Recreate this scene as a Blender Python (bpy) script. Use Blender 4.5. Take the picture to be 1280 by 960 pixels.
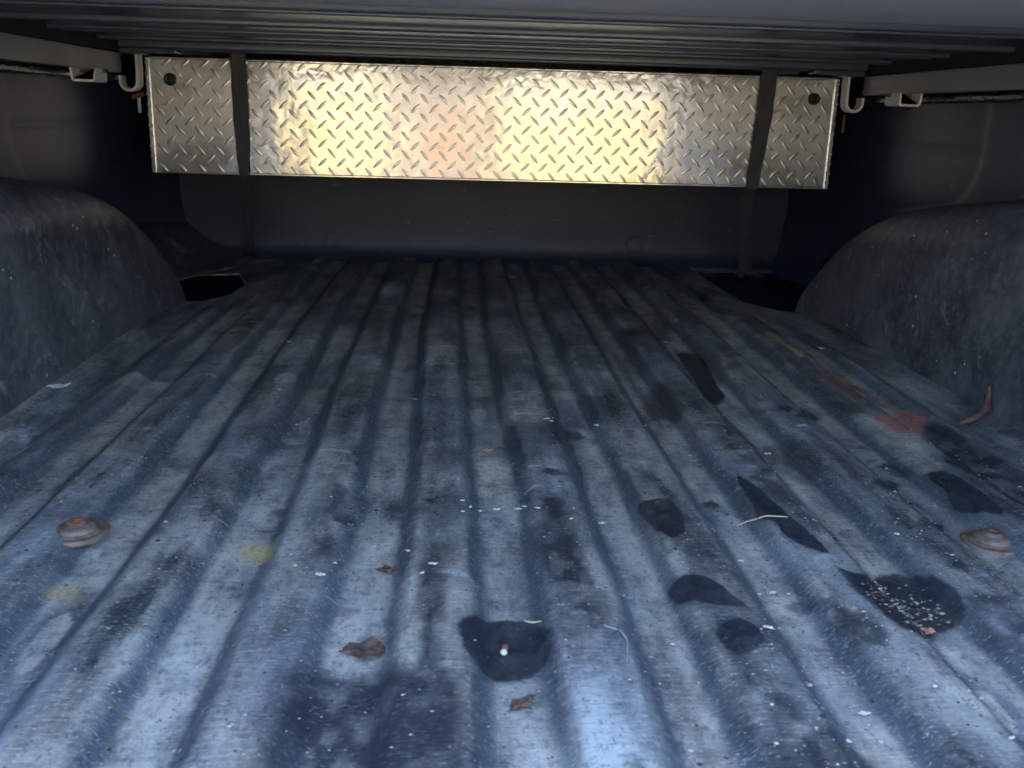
import bpy, bmesh, math, random
import numpy as np
from mathutils import Vector, Matrix, noise as mn
for o in list(bpy.data.objects): bpy.data.objects.remove(o)
S = bpy.context.scene; C = S.collection; PI = math.pi
rnd = random.Random(7)
# ---------------------------------------------------------------- measured places (metres; x across the bed, y towards the cab, z up)
PUD = [([(-0.084, 0.647), (-0.067, 0.671), (-0.035, 0.677), (-0.016, 0.655), (-0.014, 0.634), (-0.019, 0.614), (-0.034, 0.596), (-0.052, 0.592), (-0.066, 0.598), (-0.077, 0.612)], 'large dark wet patch holding a red and white pellet, near the middle foreground'), ([(0.242, 0.735), (0.259, 0.728), (0.297, 0.752), (0.318, 0.738), (0.326, 0.715), (0.329, 0.689), (0.323, 0.67), (0.311, 0.66), (0.291, 0.65), (0.263, 0.631), (0.253, 0.65), (0.244, 0.682)], 'largest dark wet patch, full of seeds and chaff, at the right foreground'), ([(0.096, 0.887), (0.106, 0.891), (0.123, 0.894), (0.134, 0.878), (0.133, 0.842), (0.126, 0.811), (0.111, 0.801), (0.102, 0.823), (0.097, 0.857)], 'small round black wet patch between two ribs right of centre'), ([(0.091, 0.718), (0.103, 0.726), (0.12, 0.726), (0.13, 0.713), (0.138, 0.69), (0.144, 0.672), (0.123, 0.674), (0.106, 0.682), (0.095, 0.694)], 'black wet patch with a pointed right tip beside a rib right of centre'), ([(0.109, 0.629), (0.119, 0.647), (0.134, 0.654), (0.143, 0.642), (0.141, 0.62), (0.126, 0.606), (0.113, 0.609)], 'small ragged dark wet patch just below the pointed wet patch'), ([(0.215, 0.95), (0.227, 0.932), (0.235, 0.877), (0.237, 0.848), (0.244, 0.811), (0.247, 0.766), (0.229, 0.779), (0.218, 0.807), (0.22, 0.83), (0.209, 0.85), (0.212, 0.887)], 'long narrow dark wet patch crossed by a pale curved straw'), ([(0.291, 1.573), (0.32, 1.558), (0.318, 1.467), (0.308, 1.38), (0.298, 1.294), (0.266, 1.265), (0.277, 1.379), (0.283, 1.466)], 'narrow black wet patch in a valley far up the right side'), ([(0.438, 0.971), (0.459, 0.968), (0.467, 0.931), (0.464, 0.871), (0.458, 0.854), (0.44, 0.864), (0.429, 0.889), (0.436, 0.929)], 'flat dark wet patch beside the right edge groove below the red scrape')]
STAIN = [([(-0.205, 0.583), (-0.185, 0.608), (-0.158, 0.598), (-0.142, 0.608), (-0.124, 0.593), (-0.091, 0.576), (-0.079, 0.548), (-0.082, 0.483), (-0.083, 0.425), (-0.199, 0.428), (-0.202, 0.486)], 0.9750000000000001, 0.016), ([(-0.12, 0.757), (-0.1, 0.772), (-0.097, 0.699), (-0.1, 0.627), (-0.099, 0.586), (-0.112, 0.586), (-0.113, 0.65)], 1, 0.01), ([(-0.116, 0.859), (-0.094, 0.941), (-0.082, 0.859), (-0.092, 0.756), (-0.112, 0.734)], 0.65, 0.012), ([(-0.003, 0.898), (0.024, 0.907), (0.023, 0.842), (0.024, 0.79), (0.024, 0.735), (0.024, 0.716), (0.001, 0.719), (-0.006, 0.758), (-0.002, 0.824)], 1, 0.008), ([(0.124, 0.553), (0.133, 0.556), (0.137, 0.543), (0.136, 0.526), (0.129, 0.527)], 0.9099999999999999, 0.008), ([(0.131, 0.505), (0.146, 0.516), (0.157, 0.51), (0.173, 0.496), (0.174, 0.434), (0.101, 0.425), (0.112, 0.479)], 1, 0.01), ([(0.178, 1.309), (0.217, 1.332), (0.211, 1.202), (0.205, 1.181), (0.192, 1.216)], 1, 0.012), ([(0.29, 1.087), (0.322, 1.096), (0.334, 1.049), (0.318, 0.986), (0.293, 0.968), (0.282, 1.03)], 0.5850000000000001, 0.01), ([(0.54, 1.188), (0.554, 1.175), (0.558, 1.09), (0.558, 1.019), (0.558, 0.969), (0.48, 0.842), (0.495, 0.94), (0.479, 0.999)], 1, 0.01), ([(0.217, 0.681), (0.221, 0.658), (0.234, 0.659), (0.237, 0.632), (0.229, 0.619), (0.217, 0.624), (0.213, 0.645)], 0.9099999999999999, 0.007), ([(-0.211, 0.798), (-0.198, 0.807), (-0.192, 0.78), (-0.203, 0.768)], 0.78, 0.006), ([(-0.209, 0.93), (-0.198, 0.911), (-0.198, 0.852), (-0.207, 0.861)], 0.78, 0.006), ([(0.119, 0.996), (0.125, 0.971), (0.133, 0.948), (0.118, 0.944), (0.111, 0.973)], 0.9099999999999999, 0.008), ([(0.173, 1.573), (0.189, 1.548), (0.183, 1.331), (0.196, 1.199), (0.177, 1.215), (0.174, 1.418)], 0.9099999999999999, 0.01), ([(0.113, 0.77), (0.135, 0.773), (0.135, 0.731), (0.111, 0.729), (0.106, 0.753)], 0.5850000000000001, 0.01), ([(0.107, 0.614), (0.135, 0.607), (0.132, 0.571), (0.113, 0.573)], 0.52, 0.012), ([(0.173, 2.363), (0.191, 2.305), (0.173, 1.573), (0.153, 1.583)], 0.52, 0.012), ([(0.302, 1.845), (0.329, 1.858), (0.299, 1.645), (0.258, 1.558)], 0.78, 0.01), ([(0.373, 1.009), (0.409, 1.06), (0.415, 1.044), (0.397, 1.033)], 1, 0.004), ([(0.404, 1.027), (0.418, 1.036), (0.423, 1.024), (0.409, 1.016)], 1, 0.004), ([(0.409, 1.004), (0.423, 1.013), (0.426, 0.999), (0.414, 0.993)], 1, 0.004), ([(0.366, 0.938), (0.4, 0.985), (0.405, 0.969), (0.372, 0.927)], 1, 0.004), ([(0.36, 0.83), (0.386, 0.861), (0.396, 0.86), (0.365, 0.821)], 1, 0.004), ([(0.358, 1.174), (0.399, 1.238), (0.407, 1.214), (0.367, 1.154)], 1, 0.004), ([(0.347, 1.211), (0.366, 1.226), (0.372, 1.207), (0.354, 1.193)], 1, 0.004), ([(0.404, 1.091), (0.415, 1.099), (0.418, 1.089), (0.408, 1.082)], 1, 0.004), ([(-0.03, 1.085), (-0.019, 1.082), (-0.01, 1.048), (-0.02, 1.061)], 1, 0.004), ([(0.054, 1.13), (0.066, 1.141), (0.074, 1.126), (0.063, 1.117)], 1, 0.004), ([(0.247, 0.968), (0.258, 0.976), (0.27, 0.986), (0.253, 0.959)], 1, 0.004), ([(0.173, 0.913), (0.182, 0.919), (0.187, 0.91), (0.178, 0.905)], 1, 0.004), ([(0.006, 0.97), (0.019, 0.98), (0.03, 0.966), (0.017, 0.957)], 1, 0.004), ([(-0.115, 0.888), (-0.105, 0.896), (-0.096, 0.885), (-0.105, 0.878)], 1, 0.004), ([(-0.199, 0.843), (-0.192, 0.856), (-0.185, 0.86), (-0.191, 0.844)], 1, 0.004), ([(0.01, 0.673), (0.019, 0.679), (0.025, 0.672), (0.017, 0.667)], 1, 0.004), ([(0.19, 0.695), (0.198, 0.699), (0.202, 0.69), (0.195, 0.689)], 1, 0.004), ([(0.088, 0.647), (0.095, 0.645), (0.099, 0.632), (0.093, 0.637)], 1, 0.004), ([(0.061, 0.802), (0.07, 0.808), (0.077, 0.799), (0.068, 0.795)], 1, 0.004), ([(0.344, 0.745), (0.356, 0.752), (0.361, 0.743), (0.349, 0.738)], 1, 0.004), ([(-0.266, 0.89), (-0.26, 0.896), (-0.25, 0.878), (-0.258, 0.884)], 1, 0.004)]
PALE = [([(-0.005, 0.565), (0.02, 0.581), (0.037, 0.555), (0.051, 0.494), (0.051, 0.434), (-0.032, 0.439), (-0.026, 0.501)], 0.8, 0.03), ([(-0.328, 0.803), (-0.31, 0.828), (-0.297, 0.816), (-0.306, 0.77)], 0.5, 0.02), ([(-0.288, 0.554), (-0.289, 0.652), (-0.271, 0.652), (-0.256, 0.55), (-0.264, 0.505), (-0.252, 0.439), (-0.281, 0.446)], 0.6, 0.02), ([(-0.627, 1.115), (-0.603, 1.147), (-0.565, 1.046), (-0.587, 1.024), (-0.614, 1.027)], 1.0, 0.008), ([(0.098, 0.766), (0.127, 0.77), (0.132, 0.746), (0.104, 0.729)], 0.5, 0.01), ([(-0.116, 0.859), (-0.07, 0.876), (-0.062, 0.86), (-0.107, 0.772)], 0.5, 0.015), ([(0.284, 0.638), (0.291, 0.626), (0.29, 0.579), (0.27, 0.561)], 0.9, 0.008), ([(-0.423, 0.744), (-0.388, 0.772), (-0.36, 0.73), (-0.411, 0.743)], 0.6, 0.008), ([(-0.318, 0.587), (-0.318, 0.628), (-0.314, 0.642), (-0.309, 0.597)], 0.5, 0.012), ([(0.107, 0.625), (0.11, 0.593), (0.116, 0.544), (0.115, 0.518), (0.108, 0.527), (0.101, 0.579)], 0.6, 0.008)]  # pale patches mixed into the liner colour as a lighter tone
RUSTY = [([(0.469, 1.181), (0.541, 1.25), (0.548, 1.205), (0.516, 1.149), (0.471, 1.115)], 0.9, 0.008), ([(0.48, 1.448), (0.519, 1.462), (0.519, 1.307), (0.476, 1.236), (0.466, 1.359)], 0.35, 0.008)]
YEL = [([(0.472, 1.673), (0.483, 1.674), (0.482, 1.493), (0.473, 1.475)], 0.9, 0.004), ([(-0.282, 0.815), (-0.254, 0.819), (-0.247, 0.774), (-0.273, 0.79)], 0.7, 0.006), ([(0.482, 1.493), (0.527, 1.416), (0.512, 1.392)], 0.5, 0.006), ([(-0.411, 0.734), (-0.401, 0.734), (-0.397, 0.714), (-0.409, 0.721)], 0.5, 0.01)]
LEAF = [(-0.152, 0.631, 0.042, 0.5), (-0.145, 0.762, 0.018, 0.2)]
CHIP = [(-0.041, 0.564, 'b', 0.02), (-0.142, 1.265, 'o', 0.012), (-0.048, 1.07, 'o', 0.012), (0.05, 2.31, 'w', 0.02), (-0.631, 1.298, 'w', 0.03), (0.551, 1.591, 'w', 0.016), (0.286, 0.654, 'o', 0.01), (0.288, 1.65, 'w', 0.008), (-0.356, 1.54, 'w', 0.008), (0.286, 1.061, 'w', 0.008)]
WHITE = [(-0.079, 0.887), (-0.079, 0.858), (-0.071, 0.884), (-0.061, 0.891), (-0.045, 0.896), (-0.023, 0.895), (-0.017, 0.892), (-0.006, 0.87), (0.024, 0.842), (0.057, 0.862), (-0.114, 0.73), (-0.105, 0.747), (-0.128, 0.781), (0.035, 1.146), (0.029, 1.152), (0.093, 1.15), (-0.198, 0.729), (0.194, 0.715), (0.181, 0.717), (0.328, 0.807), (0.171, 0.777), (0.169, 0.715), (0.151, 0.64), (0.19, 0.549), (0.242, 0.559), (0.079, 0.64), (0.264, 0.502), (0.167, 0.519)]
TW1 = [(0.19, 0.856), (0.2, 0.861), (0.21, 0.848), (0.235, 0.842)]
TW2 = [(-0.032, 0.676), (-0.019, 0.667)]
TW3 = [(0.026, 0.644), (0.038, 0.638), (0.041, 0.623), (0.035, 0.594)]
PEL = (-0.049, 0.629)
CAM = [[0.998039, -0.011619, -0.061511], [-0.056036, 0.272174, -0.960615], [0.027903, 0.962178, 0.270989]]
# ---------------------------------------------------------------- camera
cd = bpy.data.cameras.new('camera'); cam = bpy.data.objects.new('camera', cd); C.objects.link(cam)
m = Matrix(CAM).to_4x4(); m.translation = Vector((-.09, 0, .385)); cam.matrix_world = m
cd.sensor_width = 36; cd.lens = 36*1200/1280; cd.clip_start = .02; cd.clip_end = 500; S.camera = cam
cd.dof.use_dof = True; cd.dof.focus_distance = 1.5; cd.dof.aperture_fstop = 16
# ---------------------------------------------------------------- daylight
SUN_EL, SUN_AZ = math.radians(44), math.radians(-25)     # sun over the cab, a little to the left
wd = bpy.data.worlds.new('World'); S.world = wd; wd.use_nodes = True
nt = wd.node_tree; nt.nodes.clear()
sky = nt.nodes.new('ShaderNodeTexSky'); sky.sky_type = 'NISHITA'; sky.sun_disc = False
sky.sun_elevation = SUN_EL; sky.sun_rotation = SUN_AZ; sky.air_density = .8; sky.dust_density = 3.0; sky.ozone_density = 1.0
bg = nt.nodes.new('ShaderNodeBackground'); bg.inputs['Strength'].default_value = .15
wo = nt.nodes.new('ShaderNodeOutputWorld'); nt.links.new(sky.outputs[0], bg.inputs[0]); nt.links.new(bg.outputs[0], wo.inputs[0])
sl = bpy.data.lights.new('sun', 'SUN'); sl.energy = 4.0; sl.angle = math.radians(.5); sl.color = (1, .93, .82)
so = bpy.data.objects.new('sun', sl); C.objects.link(so)
dv = Vector((math.sin(SUN_AZ)*math.cos(SUN_EL), math.cos(SUN_AZ)*math.cos(SUN_EL), math.sin(SUN_EL)))
so.rotation_euler = dv.to_track_quat('Z', 'Y').to_euler(); so.location = (0, 0, 12)
S.view_settings.view_transform = 'Standard'; S.view_settings.look = 'None'; S.view_settings.gamma = 1
S.view_settings.exposure = 3.8
# ---------------------------------------------------------------- helpers
def tag(o, label=None, cat=None, group=None, kind=None):
    if label: o['label'] = label
    if cat: o['category'] = cat
    if group: o['group'] = group
    if kind: o['kind'] = kind
    return o
def link(name, me, mat=None, parent=None, smooth=False):
    o = bpy.data.objects.new(name, me); C.objects.link(o)
    if mat and not me.materials: me.materials.append(mat)
    if parent: o.parent = parent; o.matrix_parent_inverse = Matrix.Translation(-parent.location) if parent.type == 'EMPTY' else Matrix()
    if smooth: me.shade_smooth()
    return o
def obj(name, bm, mat=None, parent=None, smooth=False):
    bmesh.ops.recalc_face_normals(bm, faces=bm.faces)
    me = bpy.data.meshes.new(name); bm.to_mesh(me); bm.free()
    return link(name, me, mat, parent, smooth)
def empty(name, loc, label, cat, group=None):
    o = bpy.data.objects.new(name, None); C.objects.link(o); o.location = loc; o.empty_display_size = .05
    return tag(o, label, cat, group)
def box(bm, x0, x1, y0, y1, z0, z1, bev=0, seg=2):
    r = bmesh.ops.create_cube(bm, size=1)['verts']
    for v in r: v.co = Vector(((x0+x1)/2+v.co.x*(x1-x0), (y0+y1)/2+v.co.y*(y1-y0), (z0+z1)/2+v.co.z*(z1-z0)))
    if bev:
        es = list({e for v in r for e in v.link_edges})
        bmesh.ops.bevel(bm, geom=es, offset=bev, segments=seg, affect='EDGES', profile=.5)
def bxo(name, b, mat, parent=None, bev=.002, seg=2):
    bm = bmesh.new(); box(bm, *b, bev=bev, seg=seg); return obj(name, bm, mat, parent)
def extrude_profile(bm, pts, axis, a0, a1, closed=True):
    """pts: list of (u,v); axis 'x' -> (y,z) profile extruded along x; axis 'y' -> (x,z) profile extruded along y"""
    f = (lambda a, p: (a, p[0], p[1])) if axis == 'x' else (lambda a, p: (p[0], a, p[1]))
    A = [bm.verts.new(f(a0, p)) for p in pts]; B = [bm.verts.new(f(a1, p)) for p in pts]
    n = len(pts)
    for i in range(n if closed else n-1):
        j = (i+1) % n; bm.faces.new((A[i], A[j], B[j], B[i]))
    if closed: bm.faces.new(A[::-1]); bm.faces.new(B)
def lathe(bm, c, prof, n=32):
    """prof: (r, z) list, rotated about z at c"""
    rings = []
    for r, z in prof:
        if r < 1e-5: rings.append([bm.verts.new((c[0], c[1], c[2]+z))])
        else: rings.append([bm.verts.new((c[0]+r*math.cos(2*PI*k/n), c[1]+r*math.sin(2*PI*k/n), c[2]+z)) for k in range(n)])
    for a, b in zip(rings, rings[1:]):
        for k in range(n):
            l = (k+1) % n
            if len(a) == 1: bm.faces.new((a[0], b[k], b[l]))
            elif len(b) == 1: bm.faces.new((a[k], a[l], b[0]))
            else: bm.faces.new((a[k], a[l], b[l], b[k]))
def tube(bm, pts, r, n=6, taper=.5):
    pts = [Vector(p) for p in pts]; rings = []
    for i, p in enumerate(pts):
        d = (pts[min(i+1, len(pts)-1)]-pts[max(i-1, 0)]).normalized()
        u = d.orthogonal().normalized(); v = d.cross(u)
        rr = r*(1-(1-taper)*abs(2*i/(len(pts)-1)-1)) if len(pts) > 1 else r
        rings.append([bm.verts.new(p+(u*math.cos(2*PI*k/n)+v*math.sin(2*PI*k/n))*rr) for k in range(n)])
    for a, b in zip(rings, rings[1:]):
        for k in range(n): bm.faces.new((a[k], a[(k+1) % n], b[(k+1) % n], b[k]))
    bm.faces.new(rings[0][::-1]); bm.faces.new(rings[-1])
def smooth(a, b, x):
    t = np.clip((x-a)/(b-a), 0, 1); return t*t*(3-2*t)
def grid_mesh(name, X, Y, Z, keep=None):
    ny, nx = X.shape
    co = np.stack([X, Y, Z], -1).reshape(-1, 3)
    i = np.arange((ny-1)*(nx-1)); r = i//(nx-1); c = i % (nx-1); a = r*nx+c
    q = np.stack([a, a+1, a+nx+1, a+nx], -1)
    if keep is not None: q = q[keep[:-1, :-1].reshape(-1)]
    me = bpy.data.meshes.new(name); me.vertices.add(len(co)); me.vertices.foreach_set('co', co.reshape(-1))
    me.loops.add(q.size); me.loops.foreach_set('vertex_index', q.reshape(-1).astype(np.int32))
    me.polygons.add(len(q)); me.polygons.foreach_set('loop_start', (np.arange(len(q))*4).astype(np.int32))
    me.polygons.foreach_set('use_smooth', np.ones(len(q), bool))
    me.update(calc_edges=True); me.validate(); return me
def poly_sdf(X, Y, poly):
    """signed distance, negative inside"""
    P = np.array(poly); d = np.full(X.shape, 1e9); ins = np.zeros(X.shape, bool); n = len(P)
    for i in range(n):
        a = P[i]; b = P[(i+1) % n]; e = b-a; wx = X-a[0]; wy = Y-a[1]
        t = np.clip((wx*e[0]+wy*e[1])/max(e@e, 1e-12), 0, 1)
        d = np.minimum(d, np.hypot(wx-e[0]*t, wy-e[1]*t))
        c = ((a[1] > Y) != (b[1] > Y)) & (X < (b[0]-a[0])*(Y-a[1])/((b[1]-a[1]) if abs(b[1]-a[1]) > 1e-9 else 1e-9)+a[0]); ins ^= c
    return np.where(ins, -d, d)
_rs = np.random.RandomState(5)
def vnoise(X, Y, fx, fy, seed=0):
    """smooth value noise"""
    rs = np.random.RandomState(seed); T = rs.rand(256, 256)
    u = X*fx+500; v = Y*fy+500; i = np.floor(u).astype(int); j = np.floor(v).astype(int); a = u-i; b = v-j
    a = a*a*(3-2*a); b = b*b*(3-2*b); g = lambda p, q: T[p % 256, q % 256]
    return (g(i, j)*(1-a)+g(i+1, j)*a)*(1-b)+(g(i, j+1)*(1-a)+g(i+1, j+1)*a)*b
# ---------------------------------------------------------------- materials
class N:
    def __init__(s, name):
        s.m = bpy.data.materials.new(name); s.m.use_nodes = True; s.t = s.m.node_tree; s.b = s.t.nodes['Principled BSDF']
        s.co = s.t.nodes.new('ShaderNodeTexCoord').outputs['Object']
    def n(s, ty, **k):
        x = s.t.nodes.new(ty)
        for a, v in k.items(): setattr(x, a, v)
        return x
    def l(s, a, b): s.t.links.new(a, b)
    def set(s, **k):
        for a, v in k.items(): s.b.inputs[a.replace('_', ' ')].default_value = v
        return s
    def map(s, sc, rot=(0, 0, 0)):
        x = s.n('ShaderNodeMapping'); x.inputs['Scale'].default_value = sc; x.inputs['Rotation'].default_value = rot; s.l(s.co, x.inputs[0]); return x.outputs[0]
    def noise(s, scale, sc=(1, 1, 1), det=4, rough=.55, rot=(0, 0, 0), dist=0):
        x = s.n('ShaderNodeTexNoise'); x.inputs['Scale'].default_value = scale; x.inputs['Detail'].default_value = det; x.inputs['Roughness'].default_value = rough; x.inputs['Distortion'].default_value = dist
        s.l(s.map(sc, rot), x.inputs['Vector']); return x.outputs['Fac']
    def rng(s, f, a, b, c=0, d=1, smooth=True):
        x = s.n('ShaderNodeMapRange'); x.interpolation_type = 'SMOOTHSTEP' if smooth else 'LINEAR'
        for i, v in zip((1, 2, 3, 4), (a, b, c, d)): x.inputs[i].default_value = v
        s.l(f, x.inputs[0]); return x.outputs[0]
    def mix(s, f, a, b, mode='MIX'):
        x = s.n('ShaderNodeMix', data_type='RGBA', blend_type=mode)
        for v, i in ((f, 0), (a, 6), (b, 7)):
            if isinstance(v, (int, float)): x.inputs[i].default_value = v
            elif isinstance(v, tuple): x.inputs[i].default_value = (*v, 1)
            else: s.l(v, x.inputs[i])
        return x.outputs[2]
    def math(s, op, a, b=0.):
        x = s.n('ShaderNodeMath', operation=op)
        for v, i in ((a, 0), (b, 1)):
            if isinstance(v, (int, float)): x.inputs[i].default_value = v
            else: s.l(v, x.inputs[i])
        return x.outputs[0]
    def attr(s, name): return s.n('ShaderNodeAttribute', attribute_name=name).outputs['Fac']
    def bump(s, h, strength, dist):
        x = s.n('ShaderNodeBump'); x.inputs['Strength'].default_value = strength; x.inputs['Distance'].default_value = dist
        s.l(h, x.inputs['Height']); s.l(x.outputs[0], s.b.inputs['Normal']); return x
    def col(s, v): s.l(v, s.b.inputs['Base Color'])
    def ro(s, v): s.l(v, s.b.inputs['Roughness'])

def liner_material():
    q = N('dusty_bedliner')
    big = q.rng(q.noise(5, (1.3, .8, 1), 5, .6), .34, .66)
    mid = q.rng(q.noise(26, (1, .7, 1), 5, .65), .3, .7)
    streak = q.noise(1, (60, 330, 60), 5, .75, (0, 0, .12))      # fine scuffs running across the bed
    streak2 = q.noise(1, (14, 120, 20), 4, .7, (0, 0, -.1))
    grain = q.noise(420, (1, 1, 1), 2, .6)
    dust = q.math('ADD', q.math('MULTIPLY', big, .45), q.math('MULTIPLY', mid, .3))
    dust = q.math('ADD', dust, q.math('MULTIPLY', q.rng(streak, .35, .72), .30))
    dust = q.math('ADD', dust, q.math('MULTIPLY', q.attr('worn'), .75))
    dust = q.math('SUBTRACT', dust, q.math('MULTIPLY', q.attr('side'), .5))  # slopes also lose dust tone, part of their painted shade
    dust = q.math('ADD', dust, q.rng(q.noise(16, (2.2, .35, 1), 4, .6), .3, .7, -.28, .28))
    tone = q.mix(q.rng(q.noise(8, (1.6, .5, 1), 3), .42, .58), (.29, .325, .325), (.47, .455, .385))
    tone = q.mix(q.math('MULTIPLY', q.rng(q.noise(6.3, (1.3, .7, 1), 3, .5, (0, 0, .4)), .52, .66), .6), tone, (.25, .265, .315))
    tone = q.mix(q.attr('worn'), tone, (.45, .50, .49))
    col = q.mix(q.rng(dust, .05, 1.15, 0, 1, False), (.035, .040, .046), tone)
    top = q.math('MULTIPLY', q.attr('top'), q.rng(q.math('ADD', q.math('MULTIPLY', mid, .5), q.math('MULTIPLY', streak2, .8)), .3, .8, .25, 1.))
    col = q.mix(q.math('MULTIPLY', q.math('MULTIPLY', top, q.rng(q.noise(20, (1.5, .5, 1), 5, .7), .3, .62, .35, 1)), .72), col, (.62, .58, .48))
    col = q.mix(q.math('MULTIPLY', q.attr('side'), .55), col, (.09, .125, .155))  # rib slopes tinted dark blue: their shade and sky tint put into the colour
    # scratches
    vo = q.n('ShaderNodeTexNoise'); vo.inputs['Scale'].default_value = 1; vo.inputs['Detail'].default_value = 1
    q.l(q.map((28, 420, 1), (0, 0, .3)), vo.inputs['Vector'])
    scr = q.math('MULTIPLY', q.rng(vo.outputs['Fac'], .69, .78), q.rng(big, .3, .9))
    col = q.mix(q.math('MULTIPLY', scr, .5), col, (.6, .62, .62))
    # pale specks of grit
    v = q.n('ShaderNodeTexVoronoi'); v.inputs['Scale'].default_value = 130; q.l(q.map((1, .8, 1)), v.inputs['Vector'])
    rr = q.n('ShaderNodeSeparateColor'); q.l(v.outputs['Color'], rr.inputs[0])
    sp = q.math('MULTIPLY', q.rng(v.outputs['Distance'], .12, .22, 1, 0), q.rng(rr.outputs[0], .86, .9))
    col = q.mix(q.math('MULTIPLY', sp, .55), col, (.4, .4, .36))
    sp2 = q.math('MULTIPLY', q.rng(v.outputs['Distance'], .08, .16, 1, 0), q.rng(rr.outputs[1], .9, .93))
    col = q.mix(q.math('MULTIPLY', sp2, .5), col, (.3, .3, .26))
    rn = q.rng(q.noise(120, (1, 1, 1), 4, .7), .2, .5, .35, 1)
    col = q.mix(q.math('MULTIPLY', q.attr('rust'), rn), col, (.40, .14, .10))
    col = q.mix(q.math('MULTIPLY', q.attr('yellow'), rn), col, (.50, .36, .13))
    fk = q.noise(1, (230, 620, 200), 3, .7, (0, 0, .08)); fk2 = q.noise(190, (1, .6, 1), 4, .8)
    col = q.mix(q.math('MULTIPLY', q.rng(fk, .54, .72), .5), col, (.62, .62, .58))
    col = q.mix(q.math('MULTIPLY', q.rng(fk2, .5, .68), .6), col, (.055, .06, .065))
    stn = q.math('MULTIPLY', q.attr('stain'), q.rng(fk, .5, .7, 1, .72)); col = q.mix(stn, col, (.026, .031, .040))
    q.col(col)
    q.ro(q.math('SUBTRACT', q.rng(dust, 0, 1, .52, .72), q.math('MULTIPLY', q.attr('stain'), .22)))
    h = q.math('ADD', q.math('MULTIPLY', streak, .8), q.math('ADD', q.math('MULTIPLY', grain, .6), q.math('MULTIPLY', mid, .5)))
    q.bump(h, .7, .0014); q.set(Specular_IOR_Level=.38)
    return q.m
def plastic_material(name='scuffed_plastic', a=(.020, .026, .038), b=(.085, .098, .115), amount=1.):
    q = N(name)
    big = q.rng(q.noise(4, (1, 1, 1), 5, .65), .35, .7)
    fine = q.rng(q.noise(60, (1, 1, 1), 5, .7), .4, .75)
    sc = q.rng(q.noise(1, (30, 60, 90), 3, .7, (.3, .2, .5), .6), .62, .74)
    col = q.mix(q.math('MULTIPLY', q.math('ADD', q.math('MULTIPLY', big, .6), q.math('MULTIPLY', fine, .35)), amount), a, b)
    col = q.mix(q.math('MULTIPLY', sc, .35*amount), col, (.28, .28, .27))
    v = q.n('ShaderNodeTexVoronoi'); v.inputs['Scale'].default_value = 70; q.l(q.map((1, .7, 1), (.4, .2, 0)), v.inputs['Vector'])
    rr = q.n('ShaderNodeSeparateColor'); q.l(v.outputs['Color'], rr.inputs[0])
    sp = q.math('MULTIPLY', q.rng(v.outputs['Distance'], .10, .2, 1, 0), q.rng(rr.outputs[0], .90, .93))
    col = q.mix(q.math('MULTIPLY', sp, .6*max(0, amount-.8)*3), col, (.5, .5, .46))
    col = q.mix(q.math('MULTIPLY', q.rng(q.noise(11, (1, 1, 1), 6, .75, (0, .5, 0), 1.), .56, .68), .5*max(0, amount-.8)*2), col, (.33, .33, .31))
    q.col(col); q.set(Roughness=.5, Specular_IOR_Level=.5); q.bump(q.noise(300, (1, 1, 1), 3, .6), .35, .0008)
    return q.m
def metal(name, col, rough, met=1., var=.3, sc=(1, 1, 1), bump=.1, scale=30):
    q = N(name); f = q.noise(scale, sc, 4, .6)
    q.col(q.mix(q.rng(f, .3, .7), tuple(c*(1-var) for c in col), col)); q.set(Metallic=met); q.ro(q.rng(f, .3, .7, rough*.8, rough*1.25))
    q.bump(f, bump, .001); return q.m
def plain(name, col, rough=.6, met=0., var=.25, scale=80):
    q = N(name); f = q.rng(q.noise(scale, (1, 1, 1), 4, .6), .3, .7)
    q.col(q.mix(f, tuple(c*(1-var) for c in col), tuple(min(1, c*(1+var*.5)) for c in col))); q.set(Roughness=rough, Metallic=met); q.bump(f, .2, .0006); return q.m
LIN = liner_material()
WELL = plastic_material('scuffed_wheel_well', (.024, .032, .048), (.15, .155, .16), 1.5)
WALL = plastic_material('dark_liner_wall', (.024, .037, .070), (.040, .056, .095), .8)
FRONT = plastic_material('front_liner_plastic', (.020, .032, .056), (.036, .051, .078), .8)
PIT = plain('bare_black_floor', (.018, .022, .036), .6)
PAINT = metal('dark_truck_paint', (.012, .018, .035), .25, 0., .2, bump=.02)
q = N('satin_black_aluminium'); q.set(Roughness=.3, Metallic=.4); q.b.inputs['Base Color'].default_value = (.085, .105, .14, 1); CBLK = q.m
CPAN = plastic_material('cover_underside', (.50, .55, .63), (.60, .64, .70), .5)
RAIL = metal('brushed_grey_aluminium', (.29, .295, .305), .5, .5, .25, (8, .4, 8), .05)
ZINC = metal('zinc_plated_steel', (.88, .87, .82), .55, .0, .25, bump=.1)
RUST = plain('rusty_steel', (.22, .095, .05), .8, .2, .5, 160)
def bolt_material():
    q = N('rusted_bolt'); f = q.rng(q.noise(70, (1, 1, 1), 5, .7), .4, .62); g = q.rng(q.noise(220, (1, 1, 1), 3, .7), .3, .7)
    c = q.mix(f, (.24, .20, .165), (.17, .095, .06)); c = q.mix(q.math('MULTIPLY', g, .45), c, (.10, .07, .055)); q.col(c)
    q.set(Roughness=.55, Metallic=.35); q.bump(q.math('ADD', f, g), .25, .0005); return q.m
BOLT = bolt_material()
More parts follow.
